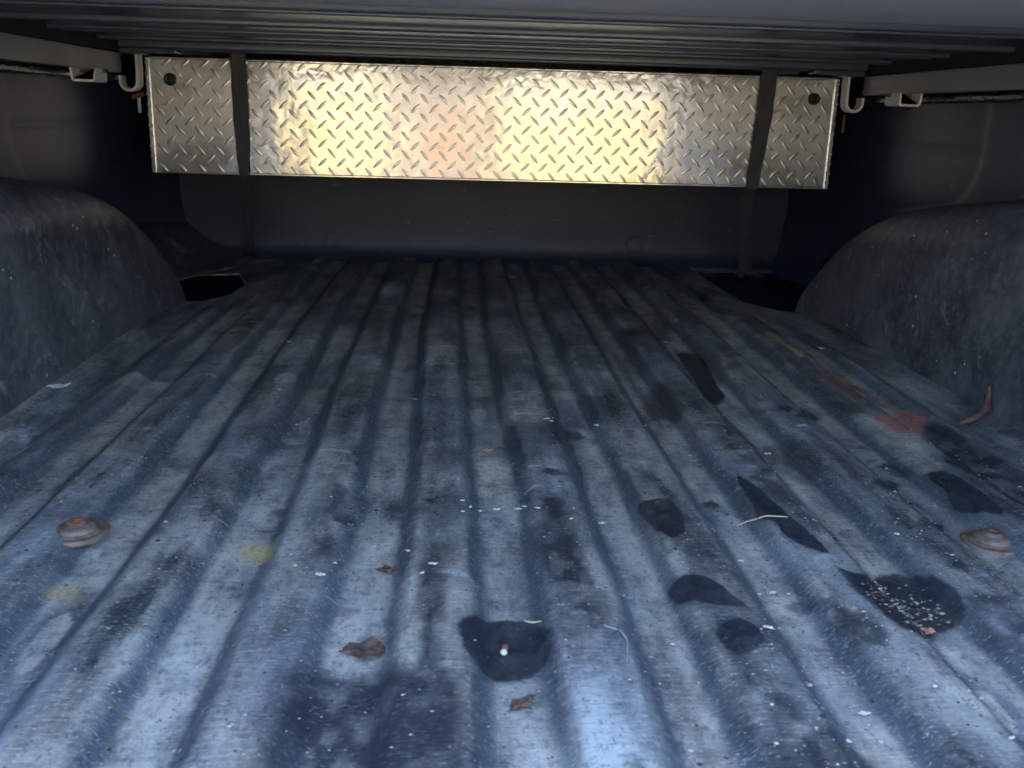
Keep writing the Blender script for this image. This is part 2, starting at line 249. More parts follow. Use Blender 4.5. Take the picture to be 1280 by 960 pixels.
def plate_material():
    q = N('bright_tread_plate')
    f = q.noise(9, (1, 1, 1), 4, .6); g = q.noise(45, (1, 1, 1), 3, .6); st = q.noise(1, (90, 90, 6), 4, .7)
    c = q.mix(q.rng(f, .3, .7), (.62, .63, .64), (.73, .74, .75)); c = q.mix(q.math('MULTIPLY', q.rng(st, .5, .75), .25), c, (.42, .41, .38)); c = q.mix(q.math('MULTIPLY', q.rng(q.noise(14, (1, 1, 1), 6, .8, (0, 0, 0), 1.5), .56, .72), .45), c, (.30, .29, .26)); q.col(c)
    q.set(Metallic=1.); q.ro(q.rng(g, .3, .7, .09, .17))
    p2 = q.n('ShaderNodeBsdfPrincipled'); p2.inputs['Metallic'].default_value = 1; p2.inputs['Roughness'].default_value = .55; q.l(c, p2.inputs['Base Color'])
    mx = q.n('ShaderNodeMixShader'); mx.inputs[0].default_value = .42; q.l(q.b.outputs[0], mx.inputs[1]); q.l(p2.outputs[0], mx.inputs[2])
    q.l(mx.outputs[0], q.t.nodes['Material Output'].inputs[0])
    b = q.bump(q.math('ADD', q.math('MULTIPLY', f, 3.), q.math('ADD', g, q.math('MULTIPLY', q.noise(22, (1, 1, 1), 2, .5), 1.6))), .22, .0016); return q.m
PLATE = plate_material()
BARS = metal('tread_bar_metal', (.66, .65, .62), .34, 1., .2, bump=.05, scale=60)
def web_material():
    q = N('black_webbing'); w = q.n('ShaderNodeTexWave'); w.inputs['Scale'].default_value = 160; w.bands_direction = 'Z'; q.l(q.co, w.inputs[0])
    q.col(q.mix(q.noise(40, (1, 1, 1), 3), (.05, .055, .07), (.095, .10, .11))); q.set(Roughness=.8); q.bump(w.outputs['Fac'], .5, .0008); return q.m
WEB = web_material()
def wet_material():
    q = N('wet_dark_patch')
    f = q.rng(q.noise(60, (1, 1, 1), 5, .7), .45, .7); v = q.n('ShaderNodeTexVoronoi'); v.inputs['Scale'].default_value = 230; q.l(q.co, v.inputs['Vector'])
    rr = q.n('ShaderNodeSeparateColor'); q.l(v.outputs['Color'], rr.inputs[0])
    sp = q.math('MULTIPLY', q.rng(v.outputs['Distance'], .15, .3, 1, 0), q.rng(rr.outputs[0], .88, .92))
    c = q.mix(q.math('MULTIPLY', f, .6), (.024, .031, .042), (.075, .082, .085)); c = q.mix(q.math('MULTIPLY', sp, .6), c, (.24, .23, .19)); q.col(c)
    q.set(Specular_IOR_Level=.35); q.ro(q.rng(f, 0, 1, .28, .5)); q.bump(q.math('ADD', f, sp), .3, .0006)
    al = q.math('ADD', q.attr('film'), q.math('MULTIPLY', q.math('SUBTRACT', q.noise(95, (1, .7, 1), 6, .75), .5), 1.3))
    al = q.math('MULTIPLY', q.rng(al, .12, .5), q.rng(q.noise(35, (1, .7, 1), 4, .6), .3, .6, .90, .55)); q.l(al, q.b.inputs['Alpha']); return q.m
WET = wet_material()
# ---------------------------------------------------------------- bedliner floor shape
PITCH = .1152; Y1 = 2.57
PIT_R = [(.535, 2.70), (.548, 2.05), (.60, 1.96), (.665, 1.925), (.735, 1.97), (.80, 2.30), (.80, 2.70)]
PIT_L = [(-.60, 2.30), (-.555, 2.16), (-.565, 2.04), (-.60, 1.965), (-.70, 1.955), (-.74, 2.10), (-.735, 2.25), (-.68, 2.285)]
def ridge(X, Y):
    """0 in the valleys, 1 on the rib tops, plus the side-slope mask"""
    xw = X+.0065*(vnoise(X, Y, 3, 2.2, 3)-.5)*2
    ph = ((xw-.0105)/PITCH+.5) % 1.0                                  # rib centres at .0105 + k*PITCH
    d = np.abs(ph-.5)*PITCH
    wd_ = .004*(vnoise(X, Y, 7, 3, 4)-.5)*2
    wd_ = wd_*.6
    t = (1-smooth(.020+wd_, .042+wd_, d))*.88+.12*(1-np.clip(d/.04, 0, 1)**2)
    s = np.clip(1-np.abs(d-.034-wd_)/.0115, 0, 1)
    lim = smooth(.60, .54, np.abs(X)) ; lim = lim*np.where(np.abs(X) > .45, smooth(1.95, 1.80, Y+.05*np.abs(np.abs(X)-.5)), 1)
    fade = 1-.55*smooth(1.86, 1.93, Y)*(1-smooth(2.0, 2.1, Y))
    return t*lim*fade, s*lim, lim
def height(X, Y):
    t, s, lim = ridge(X, Y)
    z = .0165*t*(1-.25*smooth(2.2, 2.5, Y))
    z = z+.0022*(vnoise(X, Y, 9, 5, 11)-.5)+.0012*(vnoise(X, Y, 30, 14, 12)-.5)+.004*(vnoise(X, Y, 3, 2, 13)-.5)
    z = z+(.0035*np.exp(-((Y-1.50+.03*np.sin(X*23))/.05)**2)-.003*smooth(1.45, 1.41, Y))*t*.8      # low cross step of the bed beneath showing through
    z = z-.004*np.exp(-((np.abs(X)-.585)/.012)**2)*smooth(1.95, 1.8, Y)                          # long groove at the foot of the wheel wells
    z = z+.02*smooth(.60, .66, np.abs(X))*smooth(1.9, 1.7, Y)*.5
    for sx in (-1, 1): z = z+.006*np.exp(-((X-sx*.428)**2+(Y-.812)**2)/.035**2)
    return z
def hz(x, y): return float(height(np.array([x]), np.array([y]))[0])
# ---------------------------------------------------------------- THE TRUCK BED
bed = empty('truck_bed', (0, 0, -.05), 'dark painted steel pickup truck bed under the ribbed plastic liner', 'truck bed')
bxo('bed_floor', (-.93, .93, -.14, 2.64, -.075, -.045), PIT, bed)
for s in (-1, 1):
    a, b = sorted((s*.815, s*.93)); bxo('side_panel', (a, b, -.14, 2.603, -.0445, .5105), PAINT, bed, .012)
    a, b = sorted((s*.765, s*.84)); o = bxo('rail_lip', (a, b, -.12, 2.55, .425, .4385), PAINT, bed, .005, 3)
bxo('front_panel', (-.93, .93, 2.605, 2.66, -.0445, .524), PAINT, bed, .01)
bxo('tailgate', (-.80, .80, -.66, -.16, -.07, -.015), PAINT, bed, .012)
# ---------------------------------------------------------------- THE BEDLINER
liner = empty('bedliner', (0, 0, 0), 'worn dusty black ribbed plastic bedliner covering the floor and sides of the truck bed', 'bedliner')
xs = np.arange(-.80, .8001, .0032)
ys = [-.13]
while ys[-1] < Y1: ys.append(ys[-1]+(.004 if ys[-1] < 1.2 else .006))
ys = np.array(ys); ys[-1] = Y1
X, Y = np.meshgrid(xs, ys); Z = height(X, Y)
keep = ~((poly_sdf(X+.0016, Y+.002, PIT_R) < 0) | (poly_sdf(X+.0016, Y+.002, PIT_L) < 0))
me = grid_mesh('floor_panel', X, Y, Z, keep)
T, SD, L = ridge(X, Y)
far = smooth(2.5, .9, Y)
nz = vnoise(X, Y, 18, 9, 21); nf = vnoise(X, Y, 90, 60, 22); nl = vnoise(X, Y, 5, 3, 23)
def blotch(lst):
    A = np.zeros(X.shape)
    for poly, s, f in lst:
        d = poly_sdf(X, Y, poly)+(nf-.5)*.010+(nz-.5)*.012
        A = np.maximum(A, s*(1-smooth(-f*.6, f, d)))
    return A
VAL = 1-smooth(-.04, .16+.5*(nz-.5), T)
arcs = np.zeros(X.shape); ra = random.Random(12)
for k in range(70):
    ci = ra.randint(-4, 4); cx = .0105+ci*PITCH+ra.uniform(-.012, .012); cy = .5+2.0*ra.random()**1.2; w_ = ra.uniform(.012, .034)
    if k < 6: cx, cy, w_ = [(.0105, 1.50, .04), (-.104, 1.52, .04), (.012, 1.28, .03), (-.218, 1.40, .03), (.0105, .93, .035), (.127, 1.0, .03)][k]
    yc = cy-ra.uniform(10, 26)*(X-cx)**2+.004*(nz-.5)+.15*ra.uniform(-1, 1)*(X-cx)
    arcs = np.maximum(arcs, ra.uniform(.35, .9)*np.exp(-((Y-yc)/(.0022+.001*cy))**2)*smooth(w_, w_*.6, np.abs(X-cx))*smooth(.35, .6, nf))
at = dict(top=VAL*L*(.45+.55*smooth(.25, .7, nl))*.9, side=SD, stain=np.maximum(blotch(STAIN)*(.65+.35*smooth(.2, .6, nf)), blotch([(p_, .7, .012) for p_, l_ in PUD])*smooth(.15, .6, nz)), worn=np.maximum(blotch(PALE)*(.25+.75*smooth(.3, .7, nz*.6+nf*.4)), arcs), rust=blotch(RUSTY), yellow=blotch(YEL))
# loose extra dirt: broken dark spots in the valleys, more on the right
ex = smooth(.62, .76, vnoise(X, Y, 16, 9, 31)*.7+nf*.3)*T*smooth(-.5, .3, X)*.7
at['stain'] = np.maximum(at['stain'], ex)
for k, v in at.items():
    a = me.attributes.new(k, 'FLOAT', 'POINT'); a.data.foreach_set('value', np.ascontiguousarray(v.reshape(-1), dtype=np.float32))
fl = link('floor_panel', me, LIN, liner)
sol = fl.modifiers.new('thick', 'SOLIDIFY'); sol.thickness = .004; sol.offset = -1
# wheel wells
def well_z(y):
    u = abs(y-1.15)/.84
    return .283*max(0, 1-u**2.6)**(1/2.2)
for s in (-1, 1):
    yy = np.concatenate([1.15-.84*np.sin(np.linspace(PI/2, 0, 90)), 1.15+.84*np.sin(np.linspace(0, PI/2, 90))[1:]])
    rows = []
    for y in yy:
        h = well_z(y); row = []
        r = min(.075, h*.6+.002)
        for k in range(12): row.append((.642-.030*(k/12)*0+.018*(k/12)*min(1, h/.2), y, -.012+(h-r+.012)*k/12))
        for k in range(14):
            a = PI/2*k/13; row.append((.642+.018*min(1, h/.2)+r*(1-math.cos(a)), y, h-r+r*math.sin(a)))
        x0 = row[-1][0]
        for k in range(1, 7): row.append((x0+(.806-x0)*k/6, y, h+.006*k/6))
        rows.append(row)
    A = np.array(rows)
    nn = vnoise(A[..., 1], A[..., 2], 7, 9, 41+s)-.5
    A[..., 0] += .006*nn; A[..., 2] += .004*nn
    me = grid_mesh('wheel_well', A[..., 0]*s, A[..., 1], A[..., 2])
    link('wheel_well', me, WELL, liner)
# side walls with the moulded raised field
for s in (-1, 1):
    yv = np.linspace(-.13, 2.598, 300); zv = np.linspace(-.01, .4245, 110); YY, ZZ = np.meshgrid(yv, zv)
    # boundary of the proud field: behind y = 1.62, rounded corner, sloping to the front
    d1 = YY-1.62; low = .25-(YY-1.62)*.13; d2 = ZZ-low
    r = .10; qx = np.maximum(d1-0+r, 0)-r; dx = d1+0; 
    ax = np.maximum(r-d1, 0); az = np.maximum(r-d2, 0)
    sd = np.where((ax > 0) & (az > 0), r-np.hypot(ax, az), np.minimum(d1, d2))      # >0 : inside the recess
    prof = .80+(.004 if s > 0 else .0012)*smooth(-.006, .010, sd)-.0015*np.exp(-((ZZ-.345)/.006)**2)*smooth(0, .03, sd)
    foot = .085*np.exp(-np.maximum(ZZ, 0)/.045)*smooth(1.9, 2.1, YY)*(smooth(1.95, 2.3, YY) if s < 0 else smooth(2.3, 2.45, YY)*.4)
    prof = prof-foot+.002*(vnoise(YY, ZZ, 6, 6, 51)-.5)
    link('side_liner', grid_mesh('side_liner', prof*s, YY, ZZ), WALL, liner)
# front wall of the liner, with faint round dents
xv = np.linspace(-.84, .84, 260); zv = np.linspace(-.012, .50, 120); XX, ZZ = np.meshgrid(xv, zv)
YY = Y1+.0-.035*np.exp(-np.maximum(ZZ, 0)/.016)+.004*(vnoise(XX, ZZ, 5, 7, 61)-.5)
for cx, cz, r in ((.40, .055, .022), (-.42, .05, .02), (.0, .07, .018)):
    rr = np.hypot(XX-cx, (ZZ-cz)*1.3); YY += .002*np.exp(-((rr-r)/.004)**2)
link('front_liner', grid_mesh('front_liner', XX, YY, ZZ), FRONT, liner)
# left corner flap of the side liner folding onto the floor
bm = bmesh.new(); rows = []
for i in range(18):
    y = 1.99+(2.57-1.99)*i/17; w = .02+.17*min(1, i/11)
    rows.append([bm.verts.new((-.80+w*(k/8), y, (.14+.0*i)*(1-k/8)**2.2*(1-.35*i/17)+.006)) for k in range(9)])
for a, b in zip(rows, rows[1:]):
    for k in range(8): bm.faces.new((a[k], a[k+1], b[k+1], b[k]))
o = obj('corner_flap', bm, WELL, liner, True); md = o.modifiers.new('t', 'SOLIDIFY'); md.thickness = .004
# ---------------------------------------------------------------- THE TONNEAU COVER
cover = empty('tonneau_cover', (0, 1.2, .5), 'satin black folding tonneau cover closing over the top of the truck bed', 'bed cover')
bm = bmesh.new(); box(bm, -.94, .94, .48, 1.305, .512, .535, .004); pn = obj('cover_panel', bm, CPAN, cover)
bm = bmesh.new(); box(bm, -.94, .94, 1.308, 2.70, .526, .545, .004); obj('cover_panel', bm, CPAN, cover)
def bar(y, z, w, h, r=.003, name='cross_rail', mat=CBLK, x=.775):
    pts = []
    for cx, cz, a0 in ((y+w/2-r, z+h-r, 0), (y-w/2+r, z+h-r, 90), (y-w/2+r, z+r, 180), (y+w/2-r, z+r, 270)):
        for k in range(7): a = math.radians(a0+90*k/6); pts.append((cx+r*math.cos(a), cz+r*math.sin(a)))
    bm = bmesh.new(); extrude_profile(bm, pts, 'x', -x, x); o = obj(name, bm, mat, cover)
    o.data.shade_smooth(); e = o.modifiers.new('es', 'EDGE_SPLIT'); e.split_angle = math.radians(40); return o
bm = bmesh.new(); box(bm, -.775, .775, 1.312, 2.34, .504, .5255, .003); obj('hinge_beam', bm, CBLK, cover)
bar(1.335, .5005, .010, .006, .0028, 'panel_lip')
bar(1.500, .4955, .012, .012, .0045)
bar(1.545, .5010, .05, .005, .002)
bar(1.700, .4975, .008, .009, .0035)
bar(1.762, .4985, .007, .008, .003)
bar(1.925, .4965, .009, .010, .004)
bar(2.060, .4880, .10, .018, .004, x=.745)
for s in (-1, 1):
    sr = empty('side_rail', (s*.75, 1.2, .44), ('left' if s < 0 else 'right')+' grey aluminium side rail clamped under the tonneau cover', 'rail', 'side rails of the tonneau cover')
    a, b = sorted((s*.75, s*.79)); bxo('rail_bar', (a, b, .20, 2.035, .441, .479), RAIL, sr, .002, 3)
    a, b = sorted((s*.755, s*.80)); bxo('seal_strip', (a, b, .20, 2.45, .4795, .5115), plain('black_rubber', (.02, .02, .025), .7), sr, .003)
# ---------------------------------------------------------------- clamps with J hooks
def flat_bend(bm, pts, th, y0, y1):
    """sheet strip following a polyline of (x,z), th thick, from y0 to y1"""
    pts = [Vector((p[0], p[1])) for p in pts]; L_, R_ = [], []
    for i, p in enumerate(pts):
        d = (pts[min(i+1, len(pts)-1)]-pts[max(i-1, 0)]).normalized(); n = Vector((-d.y, d.x))*th/2
        L_.append(p+n); R_.append(p-n)
    extrude_profile(bm, [tuple(v) for v in L_+R_[::-1]], 'y', y0, y1)
for s in (-1, 1):
    cl = empty('cover_clamp', (s*.735, 2.10, .45), ('left' if s < 0 else 'right')+' cover clamp with a pale J shaped hook beside the end of the metal toolbox', 'clamp', 'clamps of the tonneau cover')
    pts = [(.727, .482), (.727, .445), (.728, .425)]
    for k in range(9): a = PI+PI*k/8*.93; pts.append((.745+.017*math.cos(a), .425+.016*math.sin(a)))
    pts += [(.762, .437)]
    bm = bmesh.new(); flat_bend(bm, [(p[0]*s, p[1]) for p in pts], .0055, 2.055, 2.085); obj('j_hook', bm, ZINC, cl)
    bxo('clamp_body', (*sorted((s*.715, s*.80)), 2.045, 2.12, .478, .489), CBLK, cl)
    bm = bmesh.new(); lathe(bm, (s*.732, 2.07, .365), [(0, 0), (.0035, .001), (.0035, .036), (0, .037)], 10); obj('threaded_rod', bm, ZINC if s < 0 else RUST, cl, True)
    if s < 0:
        bm = bmesh.new(); box(bm, -.745, -.722, 2.062, 2.078, .394, .404, .003); 
        for v in bm.verts: v.co.z += (v.co.x+.733)*.35
        obj('wing_nut', bm, RUST, cl)
    bm = bmesh.new(); box(bm, *sorted((s*.64, s*.71)), 2.02, 2.06, .481, .4885, .002); obj('latch_tab', bm, CBLK, cl)
# ---------------------------------------------------------------- U brackets on the rails
for s in (-1, 1):
    br = empty('tie_down_bracket', (s*.73, 1.82, .43), ('left' if s < 0 else 'right')+' zinc U shaped bracket hanging under the grey side rail', 'bracket', 'U shaped brackets under the side rails')
    bm = bmesh.new(); flat_bend(bm, [(s*.749, .4405), (s*.747, .421), (s*.7455, .4195), (s*.712, .4195), (s*.7105, .421), (s*.710, .4405)], .0038, 1.765, 1.825)
    o = obj('bent_plate', bm, ZINC, br); bv = o.modifiers.new('b', 'BEVEL'); bv.width = .0008; bv.segments = 2
    bm = bmesh.new(); box(bm, *sorted((s*.704, s*.752)), 1.80, 1.82, .4345, .4405, .001); obj('clip', bm, RUST, br)
# ---------------------------------------------------------------- THE TOOLBOX
TX, TY, TZ0, TZ1 = .722, 2.10, .246, .4755
tb = empty('toolbox', (0, 2.28, TZ0), 'bright aluminium tread plate toolbox mounted across the front of the bed', 'toolbox')
bm = bmesh.new(); box(bm, -TX, TX, TY, 2.52, TZ0, TZ1, .0035, 3); obj('box_body', bm, PLATE, tb)
def tread_bar(bm, cx, cz, ang, L_=.0165, W=.0042, H_=.0012, j=0):
    ca, sa = math.cos(ang), math.sin(ang); n = 5; top = []; up = []; dn = []
    def P(u, v, h): return bm.verts.new((cx+u*ca-v*sa, TY-h, cz+u*sa+v*ca))
    e0 = P(-L_, 0, -.0003); e1 = P(L_, 0, -.0003)
    for k in range(1, n):
        t = k/n*2-1; w = W*(1-t*t)**.75; top.append(P(t*L_*.9, 0, H_*(1-t*t)**.6)); up.append(P(t*L_, w, -.0003)); dn.append(P(t*L_, -w, -.0003))
    for k in range(n-2):
        bm.faces.new((top[k], top[k+1], up[k+1], up[k])); bm.faces.new((dn[k], dn[k+1], top[k+1], top[k]))
    bm.faces.new((e0, top[0], up[0])); bm.faces.new((e0, dn[0], top[0])); bm.faces.new((top[-1], e1, up[-1])); bm.faces.new((dn[-1], e1, top[-1]))
bm = bmesh.new(); PT = .0389
for i in range(-20, 21):
    for k in range(0, 8):
        for d in (0, 1):
            cx = (i+.5*d)*PT+.006*0; cz = TZ0+.010+(k+.5*d)*PT*.985
            if abs(cx) > TX-.014 or cz > TZ1-.008: continue
            a = math.radians(-47 if d == 0 else 43)+rnd.uniform(-.03, .03)
            tread_bar(bm, cx+rnd.uniform(-.0006, .0006), cz+rnd.uniform(-.0006, .0006), a)
o = obj('tread_pattern', bm, BARS, tb, True); tag(o, kind='stuff')
# folded end flanges with the bars wrapping over them
for s in (-1, 1):
    bm = bmesh.new(); box(bm, *sorted((s*(TX-.007), s*(TX+.002))), TY-.0035, TY+.02, TZ0-.001, TZ1, .0012)
    obj('end_flange', bm, PLATE, tb)
    bm = bmesh.new()
    for k in range(11): z = TZ0+.012+k*.0206; box(bm, *sorted((s*(TX-.0065), s*(TX+.0028))), TY-.0048, TY-.003, z-.002, z+.0024, .0006, 1)
    tag(obj('flange_tread', bm, BARS, tb), kind='stuff')
for z, nme in ((TZ0-.0015, 'bottom_lip'), (TZ1-.003, 'top_lip')): bxo(nme, (-TX+.008, TX-.008, TY-.0030, TY+.012, z, z+.0045), PLATE, tb, .0012)
for s, px in ((-1, -.675), (1, .672)):
    bm = bmesh.new(); lathe(bm, (0, 0, 0), [(0, -.002), (.0125, -.001), (.0125, .004), (.0105, .007), (.0075, .0075), (.0068, .0055), (.003, .0052), (.0028, .009 if s > 0 else .006), (0, .0095 if s > 0 else .006)], 28)
    bmesh.ops.rotate(bm, verts=bm.verts, cent=(0, 0, 0), matrix=Matrix.Rotation(PI/2, 3, 'X')); bmesh.ops.translate(bm, verts=bm.verts, vec=(px, TY-.001, .433))
    o = obj('lock', bm, plain('dark_lock_'+str(s), (.05, .045, .045), .35, .6), tb, True); o.data.shade_smooth()
    o['label'] = 'flat grey lock' if s < 0 else 'protruding dark brown lock knob'
# ---------------------------------------------------------------- STRAPS
def strap(label, P, fray=False):
    """P: (centre, half width, twist) list"""
    n = 60; L_ = len(P)-1
    def at_(t):
        f = t*L_; i = min(int(f), L_-1); a = f-i; A_, B_ = P[i], P[i+1]
        return Vector(A_[0]).lerp(Vector(B_[0]), a), A_[1]+(B_[1]-A_[1])*a, A_[2]+(B_[2]-A_[2])*a
    bm = bmesh.new(); rows = []
    for k in range(n+1):
        c, w, tw = at_(k/n); u = Vector((math.cos(tw), math.sin(tw), 0))
        c = c+Vector((.0006*math.sin(k*.9), 0, 0)); nn = Vector((-u.y, u.x, 0))
        rows.append([bm.verts.new(c+u*w*q+nn*.0006*math.cos(q*2.6)) for q in (-1, -.6, 0, .6, 1)])
    for a, b in zip(rows, rows[1:]):
        for q in range(4): bm.faces.new((a[q], a[q+1], b[q+1], b[q]))
    e = bpy.data.objects.new('strap', None); C.objects.link(e); e.location = P[-1][0]; tag(e, label, 'strap', 'black webbing straps over the toolbox')
    o = obj('webbing', bm, WEB, e, True); md = o.modifiers.new('t', 'SOLIDIFY'); md.thickness = .0016; md.offset = 0
    if fray:
        bm = bmesh.new(); c = Vector(P[-1][0])
        for k in range(9):
            d = Vector((-.018+.0045*k+rnd.uniform(-.002, .002), -.012-rnd.random()*.01, -.012+rnd.random()*.01))
            p0 = c+Vector((-.014+.0035*k, 0, .004)); tube(bm, [p0, p0+d*.5+Vector((0, 0, .003)), p0+d], .0013, 5)
        tag(obj('frayed_threads', bm, plain('frayed_web', (.16, .17, .19), .8), e), kind='stuff')
    return e
strap('left black webbing strap running down over the toolbox to the left front corner',
      [((-.534, 2.088, .512), .0155, 0), ((-.534, 2.088, .40), .0155, .15), ((-.532, 2.088, .243), .0145, .95), ((-.535, 2.12, .225), .013, .6), ((-.62, 2.52, .012), .013, .3)])
strap('right black webbing strap from the toolbox to a frayed end in the dark corner gap',
      [((.569, 2.088, .512), .0165, 0), ((.566, 2.088, .40), .0160, -.1), ((.552, 2.088, .243), .0140, -.7), ((.553, 2.12, .225), .015, -.3), ((.648, 2.39, .010), .0165, 0)], True)
# ---------------------------------------------------------------- BOLTS
for s in (-1, 1):
    z0 = hz(s*.424, .812)
    bt = empty('bed_bolt', (s*.424, .812, z0), ('rusty domed bolt standing in a ring washer on the left side of the liner floor' if s < 0 else 'rusty stepped bolt on a ring washer at the right edge of the liner floor'), 'bolt', 'rusty bolts through the liner')
    c = (s*.424, .812, z0-.001)
    bm = bmesh.new(); lathe(bm, c, [(.010, .0025), (.0185, .0030), (.0200, .0026), (.0212, .0008), (.0235, .0018), (.0255, .0012), (.0275, .0002), (.026, -.004)], 40); obj('washer', bm, BOLT, bt, True)
    bm = bmesh.new(); lathe(bm, c, [(.0180, .0020), (.0172, .0050), (.0145, .0082), (.0105, .0096), (.0092, .0098)] + ([(.0085, .0128), (.0045, .0130), (.004, .012), (0, .012)] if s > 0 else [(.0082, .0122), (.0045, .0105), (0, .010)]), 36)
    
    for v in bm.verts: v.co.z = c[2]+(v.co.z-c[2])*.8
    o = obj('bolt_head', bm, BOLT, bt, True)
    bm = bmesh.new(); lathe(bm, (c[0], c[1], c[2]+.0086), [(0, .0005), (.005, .0012), (.0078, .0016), (.0086, .0)], 20)
    obj('rusty_tip', bm, plain('orange_rust', (.30, .12, .06), .85, 0, .5, 200), bt, True)
# ---------------------------------------------------------------- WET PATCHES
def puddle(poly, label):
    P = np.array(poly); n = len(P); out = []
    for i in range(n):
        p0, p1, p2, p3 = (P[(i+k-1) % n] for k in range(4))
        for t in np.linspace(0, 1, 10, endpoint=False):
            out.append(.5*((2*p1)+(-p0+p2)*t+(2*p0-5*p1+4*p2-p3)*t*t+(-p0+3*p1-3*p2+p3)*t**3))
    out = np.array(out); c = out.mean(0); R = np.concatenate([np.linspace(0.0, .93, 16)[1:], [.97, 1.0]])
    out = out+(np.array([vnoise(out[:, 0], out[:, 1], 120, 120, 71), vnoise(out[:, 0], out[:, 1], 120, 120, 72)]).T-.5)*.0022
    out = c+(out-c)*1.07
    bm = bmesh.new(); cz = hz(*c); v0 = bm.verts.new((0, 0, .0012)); prev = None
    for r in R:
        q = c+(out-c)*r; z = height(q[:, 0], q[:, 1])+(.0012 if r < .95 else (.0008 if r < .99 else .0001))-cz
        ring = [bm.verts.new((a[0]-c[0], a[1]-c[1], zz)) for a, zz in zip(q, z)]
        m = len(ring)
        for k in range(m):
            if prev is None: bm.faces.new((v0, ring[k], ring[(k+1) % m]))
            else: bm.faces.new((prev[k], ring[k], ring[(k+1) % m], prev[(k+1) % m]))
        prev = ring
    o = obj('wet_patch', bm, WET, None, True)
    fa = np.concatenate([[1.]]+[np.full(len(out), min(1., (1-r)/.26)) for r in R]).astype(np.float32)
    o.data.attributes.new('film', 'FLOAT', 'POINT').data.foreach_set('value', fa); o.location = (c[0], c[1], cz); tag(o, label, 'puddle', 'dark wet patches on the liner floor')
for poly, label in PUD: puddle(poly, label)
# ---------------------------------------------------------------- SMALL LITTER
DRY = plain('dead_leaf_brown', (.12, .07, .05), .8, 0, .8, 160)
ORG = plain('orange_bark', (.50, .24, .15), .7, 0, .3, 300)
WHT = plain('white_fluff', (.60, .60, .56), .8, 0, .15, 300)
STR = plain('dry_straw', (.62, .54, .36), .7, 0, .2, 200)
def flake(name, x, y, size, mat, label, cat, group, seed, curl=.3, asp=.55):
    r = random.Random(seed); n = 12; bm = bmesh.new(); rot = r.uniform(-.5, .5)
    v0 = bm.verts.new((0, 0, size*.08)); ring = []; mid = []
    for k in range(n):
        a = 2*PI*k/n; rad = size*.5*(1+.35*r.uniform(-1, 1)); px = math.cos(a)*rad; py = math.sin(a)*rad*asp
        px, py = px*math.cos(rot)-py*math.sin(rot), px*math.sin(rot)+py*math.cos(rot)
        mid.append(bm.verts.new((px*.5, py*.5, size*(.06+curl*.3*r.random()))))
        ring.append(bm.verts.new((px, py, size*curl*abs(math.sin(a*1.5+seed))*r.random()+.0004)))
    for k in range(n):
        l = (k+1) % n; bm.faces.new((v0, mid[k], mid[l])); bm.faces.new((mid[k], ring[k], ring[l], mid[l]))
    o = obj(name, bm, mat, None); o.location = (x, y, hz(x, y)+.0012); md = o.modifiers.new('t', 'SOLIDIFY'); md.thickness = .0006; md.offset = 1
    return tag(o, label, cat, group)
flake('dead_leaf', LEAF[0][0], LEAF[0][1], .030, DRY, 'larger curled brown dead leaf left of the wet patch in the foreground', 'leaf', 'dead leaves', 3, .22, .75)
flake('dead_leaf', LEAF[1][0], LEAF[1][1], .017, DRY, 'smaller dark dead leaf farther up the floor above the larger leaf', 'leaf', 'dead leaves', 8, .35, .8)
cl_ = ['thin flat brown bark chip below the foreground wet patch', 'bright orange bark chip lying alone left of the centre ribs', 'pale orange bark chip on a rib near the middle of the floor', 'pale flat chip close to the front wall of the liner', 'white torn scrap at the foot of the left wheel well', 'white scrap near the foot of the right wheel well', 'small pinkish pebble on the lower edge of the largest wet patch', 'tiny white chip in a valley far up the right side', 'tiny white chip on a rib far up the left side', 'tiny white chip beside the long narrow wet patch']
for i, (x, y, k, sz) in enumerate(CHIP):
    flake('chip', x, y, sz, {'b': DRY, 'o': ORG, 'w': WHT}[k], cl_[i], 'chip', 'loose chips on the liner floor', 20+i, .25, .55 if i != 6 else .9)
SCRAP = ['tiny white scrap farthest back in the scatter right of the centre ribs', 'tiny white scrap just below the farthest scrap of the scatter', 'white scrap in the scatter, left of the pale angled scrap', 'pale angled white scrap near the middle of the scatter', 'tiny white scrap right of the angled one in the scatter', 'white scrap just left of the dark centre stain', 'small white scrap behind the dark centre stain', 'brighter white scrap touching the dark centre stain', 'white scrap on the right edge of the dark centre stain', 'white scrap lying alone in the pale valley right of the centre stain', 'bright white crumb at the head of the long dark streak', 'white crumb lying inside the long dark streak', 'white scrap left of the long dark streak above the leaf', 'tiny white fleck on a centre rib far up the floor', 'tiny white fleck left of its twin on a centre rib', 'tiny white fleck on the rib beside the twin flecks', 'white fleck alone left of the small dark leaf', 'whitish seed above the largest wet patch', 'whitish seed left of its neighbour above the largest wet patch', 'white fleck on the rib left of the red scrape', 'white fleck on the valley above the pointed wet patch', 'white fleck left of the head of the largest wet patch', 'white fleck left of the largest wet patch tip', 'white fleck in the foreground valley below the ragged wet patch', 'pale fleck below the lower edge of the largest wet patch', 'white fleck between the two round wet patches', 'white fleck nearest the bottom right corner', 'white fleck low in the right foreground, left of the corner fleck']
for i, (x, y) in enumerate(WHITE):
    o = flake('white_scrap', x, y, rnd.choice([.003, .004, .005, .0075]), WHT, SCRAP[i], 'scrap', 'tiny white scraps', 60+i, .15, .45)
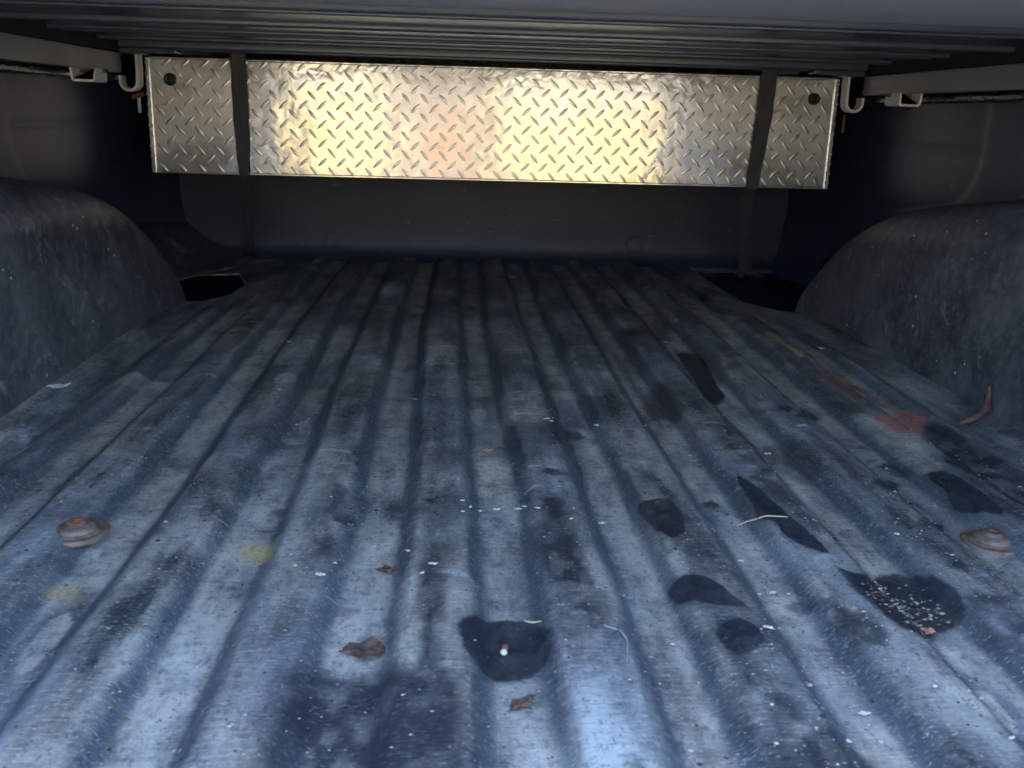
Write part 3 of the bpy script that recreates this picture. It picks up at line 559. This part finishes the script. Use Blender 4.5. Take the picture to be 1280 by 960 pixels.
def stalk(name, pts, r, mat, label):
    P = []; n = len(pts)
    for i in range(n-1):
        for t in np.linspace(0, 1, 8, endpoint=False): P.append((pts[i][0]*(1-t)+pts[i+1][0]*t, pts[i][1]*(1-t)+pts[i+1][1]*t))
    P.append(pts[-1]); P = np.array(P)
    for _ in range(6): P[1:-1] = (P[:-2]+2*P[1:-1]+P[2:])/4
    zz = np.array([hz(a, b) for a, b in P]); z = np.maximum.accumulate(zz)*.0+zz
    for _ in range(4): z[1:-1] = np.maximum(z[1:-1], (z[:-2]+z[2:])/2)
    c = P[0]; bm = bmesh.new(); tube(bm, [(a-c[0], b-c[1], q-z[0]) for (a, b), q in zip(P, z)], r, 7, .4)
    o = obj(name, bm, mat, None, True); o.location = (c[0], c[1], z[0]+r+.0006); tag(o, label, 'straw', 'bits of straw')
stalk('straw', TW1, .0009, STR, 'long pale curved straw lying across the narrow wet patch')
stalk('straw', TW2, .0009, STR, 'short pale straw on the upper edge of the foreground wet patch')
stalk('straw', TW3, .0010, plain('grey_stalk', (.26, .29, .31), .7), 'bent grey stalk lying along a rib right of the foreground wet patch')
pe = empty('pellet', (PEL[0], PEL[1], hz(*PEL)), 'small red and white pellet lying in the foreground wet patch', 'pellet')
for nm, dx, dy, mt in (('red_half', .0, .003, plain('red_plastic', (.30, .07, .045), .6)), ('white_half', -.0012, -.0035, WHT)):
    bm = bmesh.new(); bmesh.ops.create_uvsphere(bm, u_segments=14, v_segments=10, radius=.0027)
    for v in bm.verts: v.co = Vector((v.co.x+PEL[0]+dx, v.co.y*1.2+PEL[1]+dy, v.co.z*.8+pe.location.z+.0045))
    obj(nm, bm, mt, pe, True)
# red scrape curling up at the foot of the right wheel well
bm = bmesh.new(); tube(bm, [(.575, 1.165, .010), (.605, 1.18, .012), (.626, 1.195, .020), (.634, 1.21, .034), (.637, 1.215, .048)], .007, 8, .3)
for v in bm.verts: v.co.x += (.0 if v.co.z > .03 else 0)
tag(obj('rubber_flake', bm, plain('faded_red_rubber', (.15, .075, .065), .85), None, True), 'faded red flake curling up at the foot of the right wheel well', 'flake')
# chaff inside the largest wet patch and grit everywhere
def grit(name, pts, mats, label, cat, smin, smax, flat=.5, lift=0):
    V, Fc, Mi = [], [], []
    for x, y in pts:
        s = rnd.uniform(smin, smax)*(1 if rnd.random() < .93 else 1.8); b = len(V); z = hz_fast(x, y)+s*.12+lift; a = rnd.uniform(0, PI); e = rnd.uniform(.4, 1)
        for k in range(5):
            t = a+2*PI*k/5; V.append((x+math.cos(t)*s*rnd.uniform(.7, 1.2), y+math.sin(t)*s*e*rnd.uniform(.7, 1.2), z))
        V.append((x, y, z+s*flat*rnd.uniform(.5, 1.2)))
        m_ = rnd.choice(mats)
        for k in range(5): Fc.append((b+k, b+(k+1) % 5, b+5)); Mi.append(m_)
    me = bpy.data.meshes.new(name); me.from_pydata(V, [], Fc)
    for m_ in GM: me.materials.append(m_)
    me.polygons.foreach_set('material_index', Mi); o = link(name, me)
    return tag(o, label, cat, None, 'stuff')
def hz_fast(x, y):
    i = min(max(int((x-xs[0])/.0032), 0), len(xs)-1); j = min(int(np.searchsorted(ys, y)), len(ys)-1); return float(Z[j, i])
GM = [plain('pale_grit', (.42, .41, .36), .8), plain('tan_grit', (.34, .30, .20), .8), plain('grey_grit', (.22, .23, .23), .8), plain('brown_grit', (.14, .09, .06), .8), plain('dark_grit', (.02, .022, .025), .8), ORG]
pts = []
while len(pts) < 14000:
    x = rnd.uniform(-.62, .62); y = rnd.uniform(.35, 2.5)
    dens = .25+.75*vnoise(np.array([x]), np.array([y]), 9, 5, 81)[0]**2.2*(2.6 if x > .1 and y < 1.1 else 1)
    if rnd.random() < dens*(1.35-y*.35) and not (x > .5 and y > 1.9) and not (x < -.54 and y > 1.9): pts.append((x, y))
grit('grit', pts, [0, 0, 1, 1, 2, 2, 2, 3, 3, 4, 4, 4], 'fine pale and brown grit strewn over the whole liner floor', 'grit', .0004, .0015)
pp = np.array(PUD[1][0]); cc = pp.mean(0); pts = []
while len(pts) < 160:
    q = cc+np.array([rnd.gauss(-.012, .022), rnd.gauss(-.01, .022)])
    if poly_sdf(np.array([q[0]]), np.array([q[1]]), PUD[1][0])[0] < -.004: pts.append(tuple(q))
grit('chaff', pts, [1, 1, 2, 3, 3, 3, 2], 'tan seed husks and chaff lying in the largest wet patch', 'chaff', .0008, .0022, .5, .0018)
# ---------------------------------------------------------------- OUTSIDE: the ground, and unseen blocks added only for reflections in the plate
q = N('dry_grass_and_dust'); f = q.rng(q.noise(.6, (1, 1, 1), 6, .65), .35, .65); g = q.rng(q.noise(9, (1, 1, 1), 5, .7), .3, .7)
q.col(q.mix(g, q.mix(f, (.30, .26, .15), (.20, .20, .09)), (.36, .31, .20))); q.set(Roughness=.9)
bm = bmesh.new(); bmesh.ops.create_grid(bm, x_segments=40, y_segments=40, size=150)
for v in bm.verts: v.co.z = -.85+(.0 if v.co.length < 12 else .25*mn.noise(v.co*.03))
tag(obj('ground', bm, q.m), kind='structure')
CREAM = plain('cream_block', (.17, .135, .052), .85, 0, .75, 2.6)
ORANGE = plain('orange_block', (.10, .046, .016), .85, 0, .3, 9)
HEDGE = plain('dark_hedge_leaf', (.06, .07, .04), .8, 0, .5, 6)
def added_block(name, b, mat, label, cat, group=None):
    w_ = bxo(name, b, mat, None, .02); return tag(w_, label, cat, group)
added_block('reflection_wall', (-1.60, -.66, -4.25, -4.0, -.86, .50), CREAM, 'sunlit cream block added behind the truck, left part, for the reflection in the plate', 'wall')  # invented pair of blocks, giving the plate its bright reflections
added_block('reflection_wall', (.26, 1.70, -4.25, -4.0, -.86, .47), CREAM, 'sunlit cream block added behind the truck, right part, for the reflection in the plate', 'wall')
added_block('reflection_pier', (-.34, .02, -4.30, -3.98, -.86, .38), ORANGE, 'orange block added between the cream blocks behind the truck, for the reflection in the plate', 'wall')  # invented block for the orange spot reflected in the plate
backdrop = added_block('backdrop', (-7, 7, -13, -9, -.9, 2.2), plain('grey_backdrop', (.12, .118, .112), .9, 0, .2, 2), 'low grey garage far behind the truck, added only for the reflection in the plate', 'building')  # invented backdrop, sets the dimmer tone reflected around the bright blocks

bxo('backdrop_dark_panel', (-.85, .40, -9.0, -8.95, -.85, 1.3), plain('dark_brown_panel', (.035, .028, .022), .7), backdrop, .01)  # dark slab added to darken the gap in the plate reflection
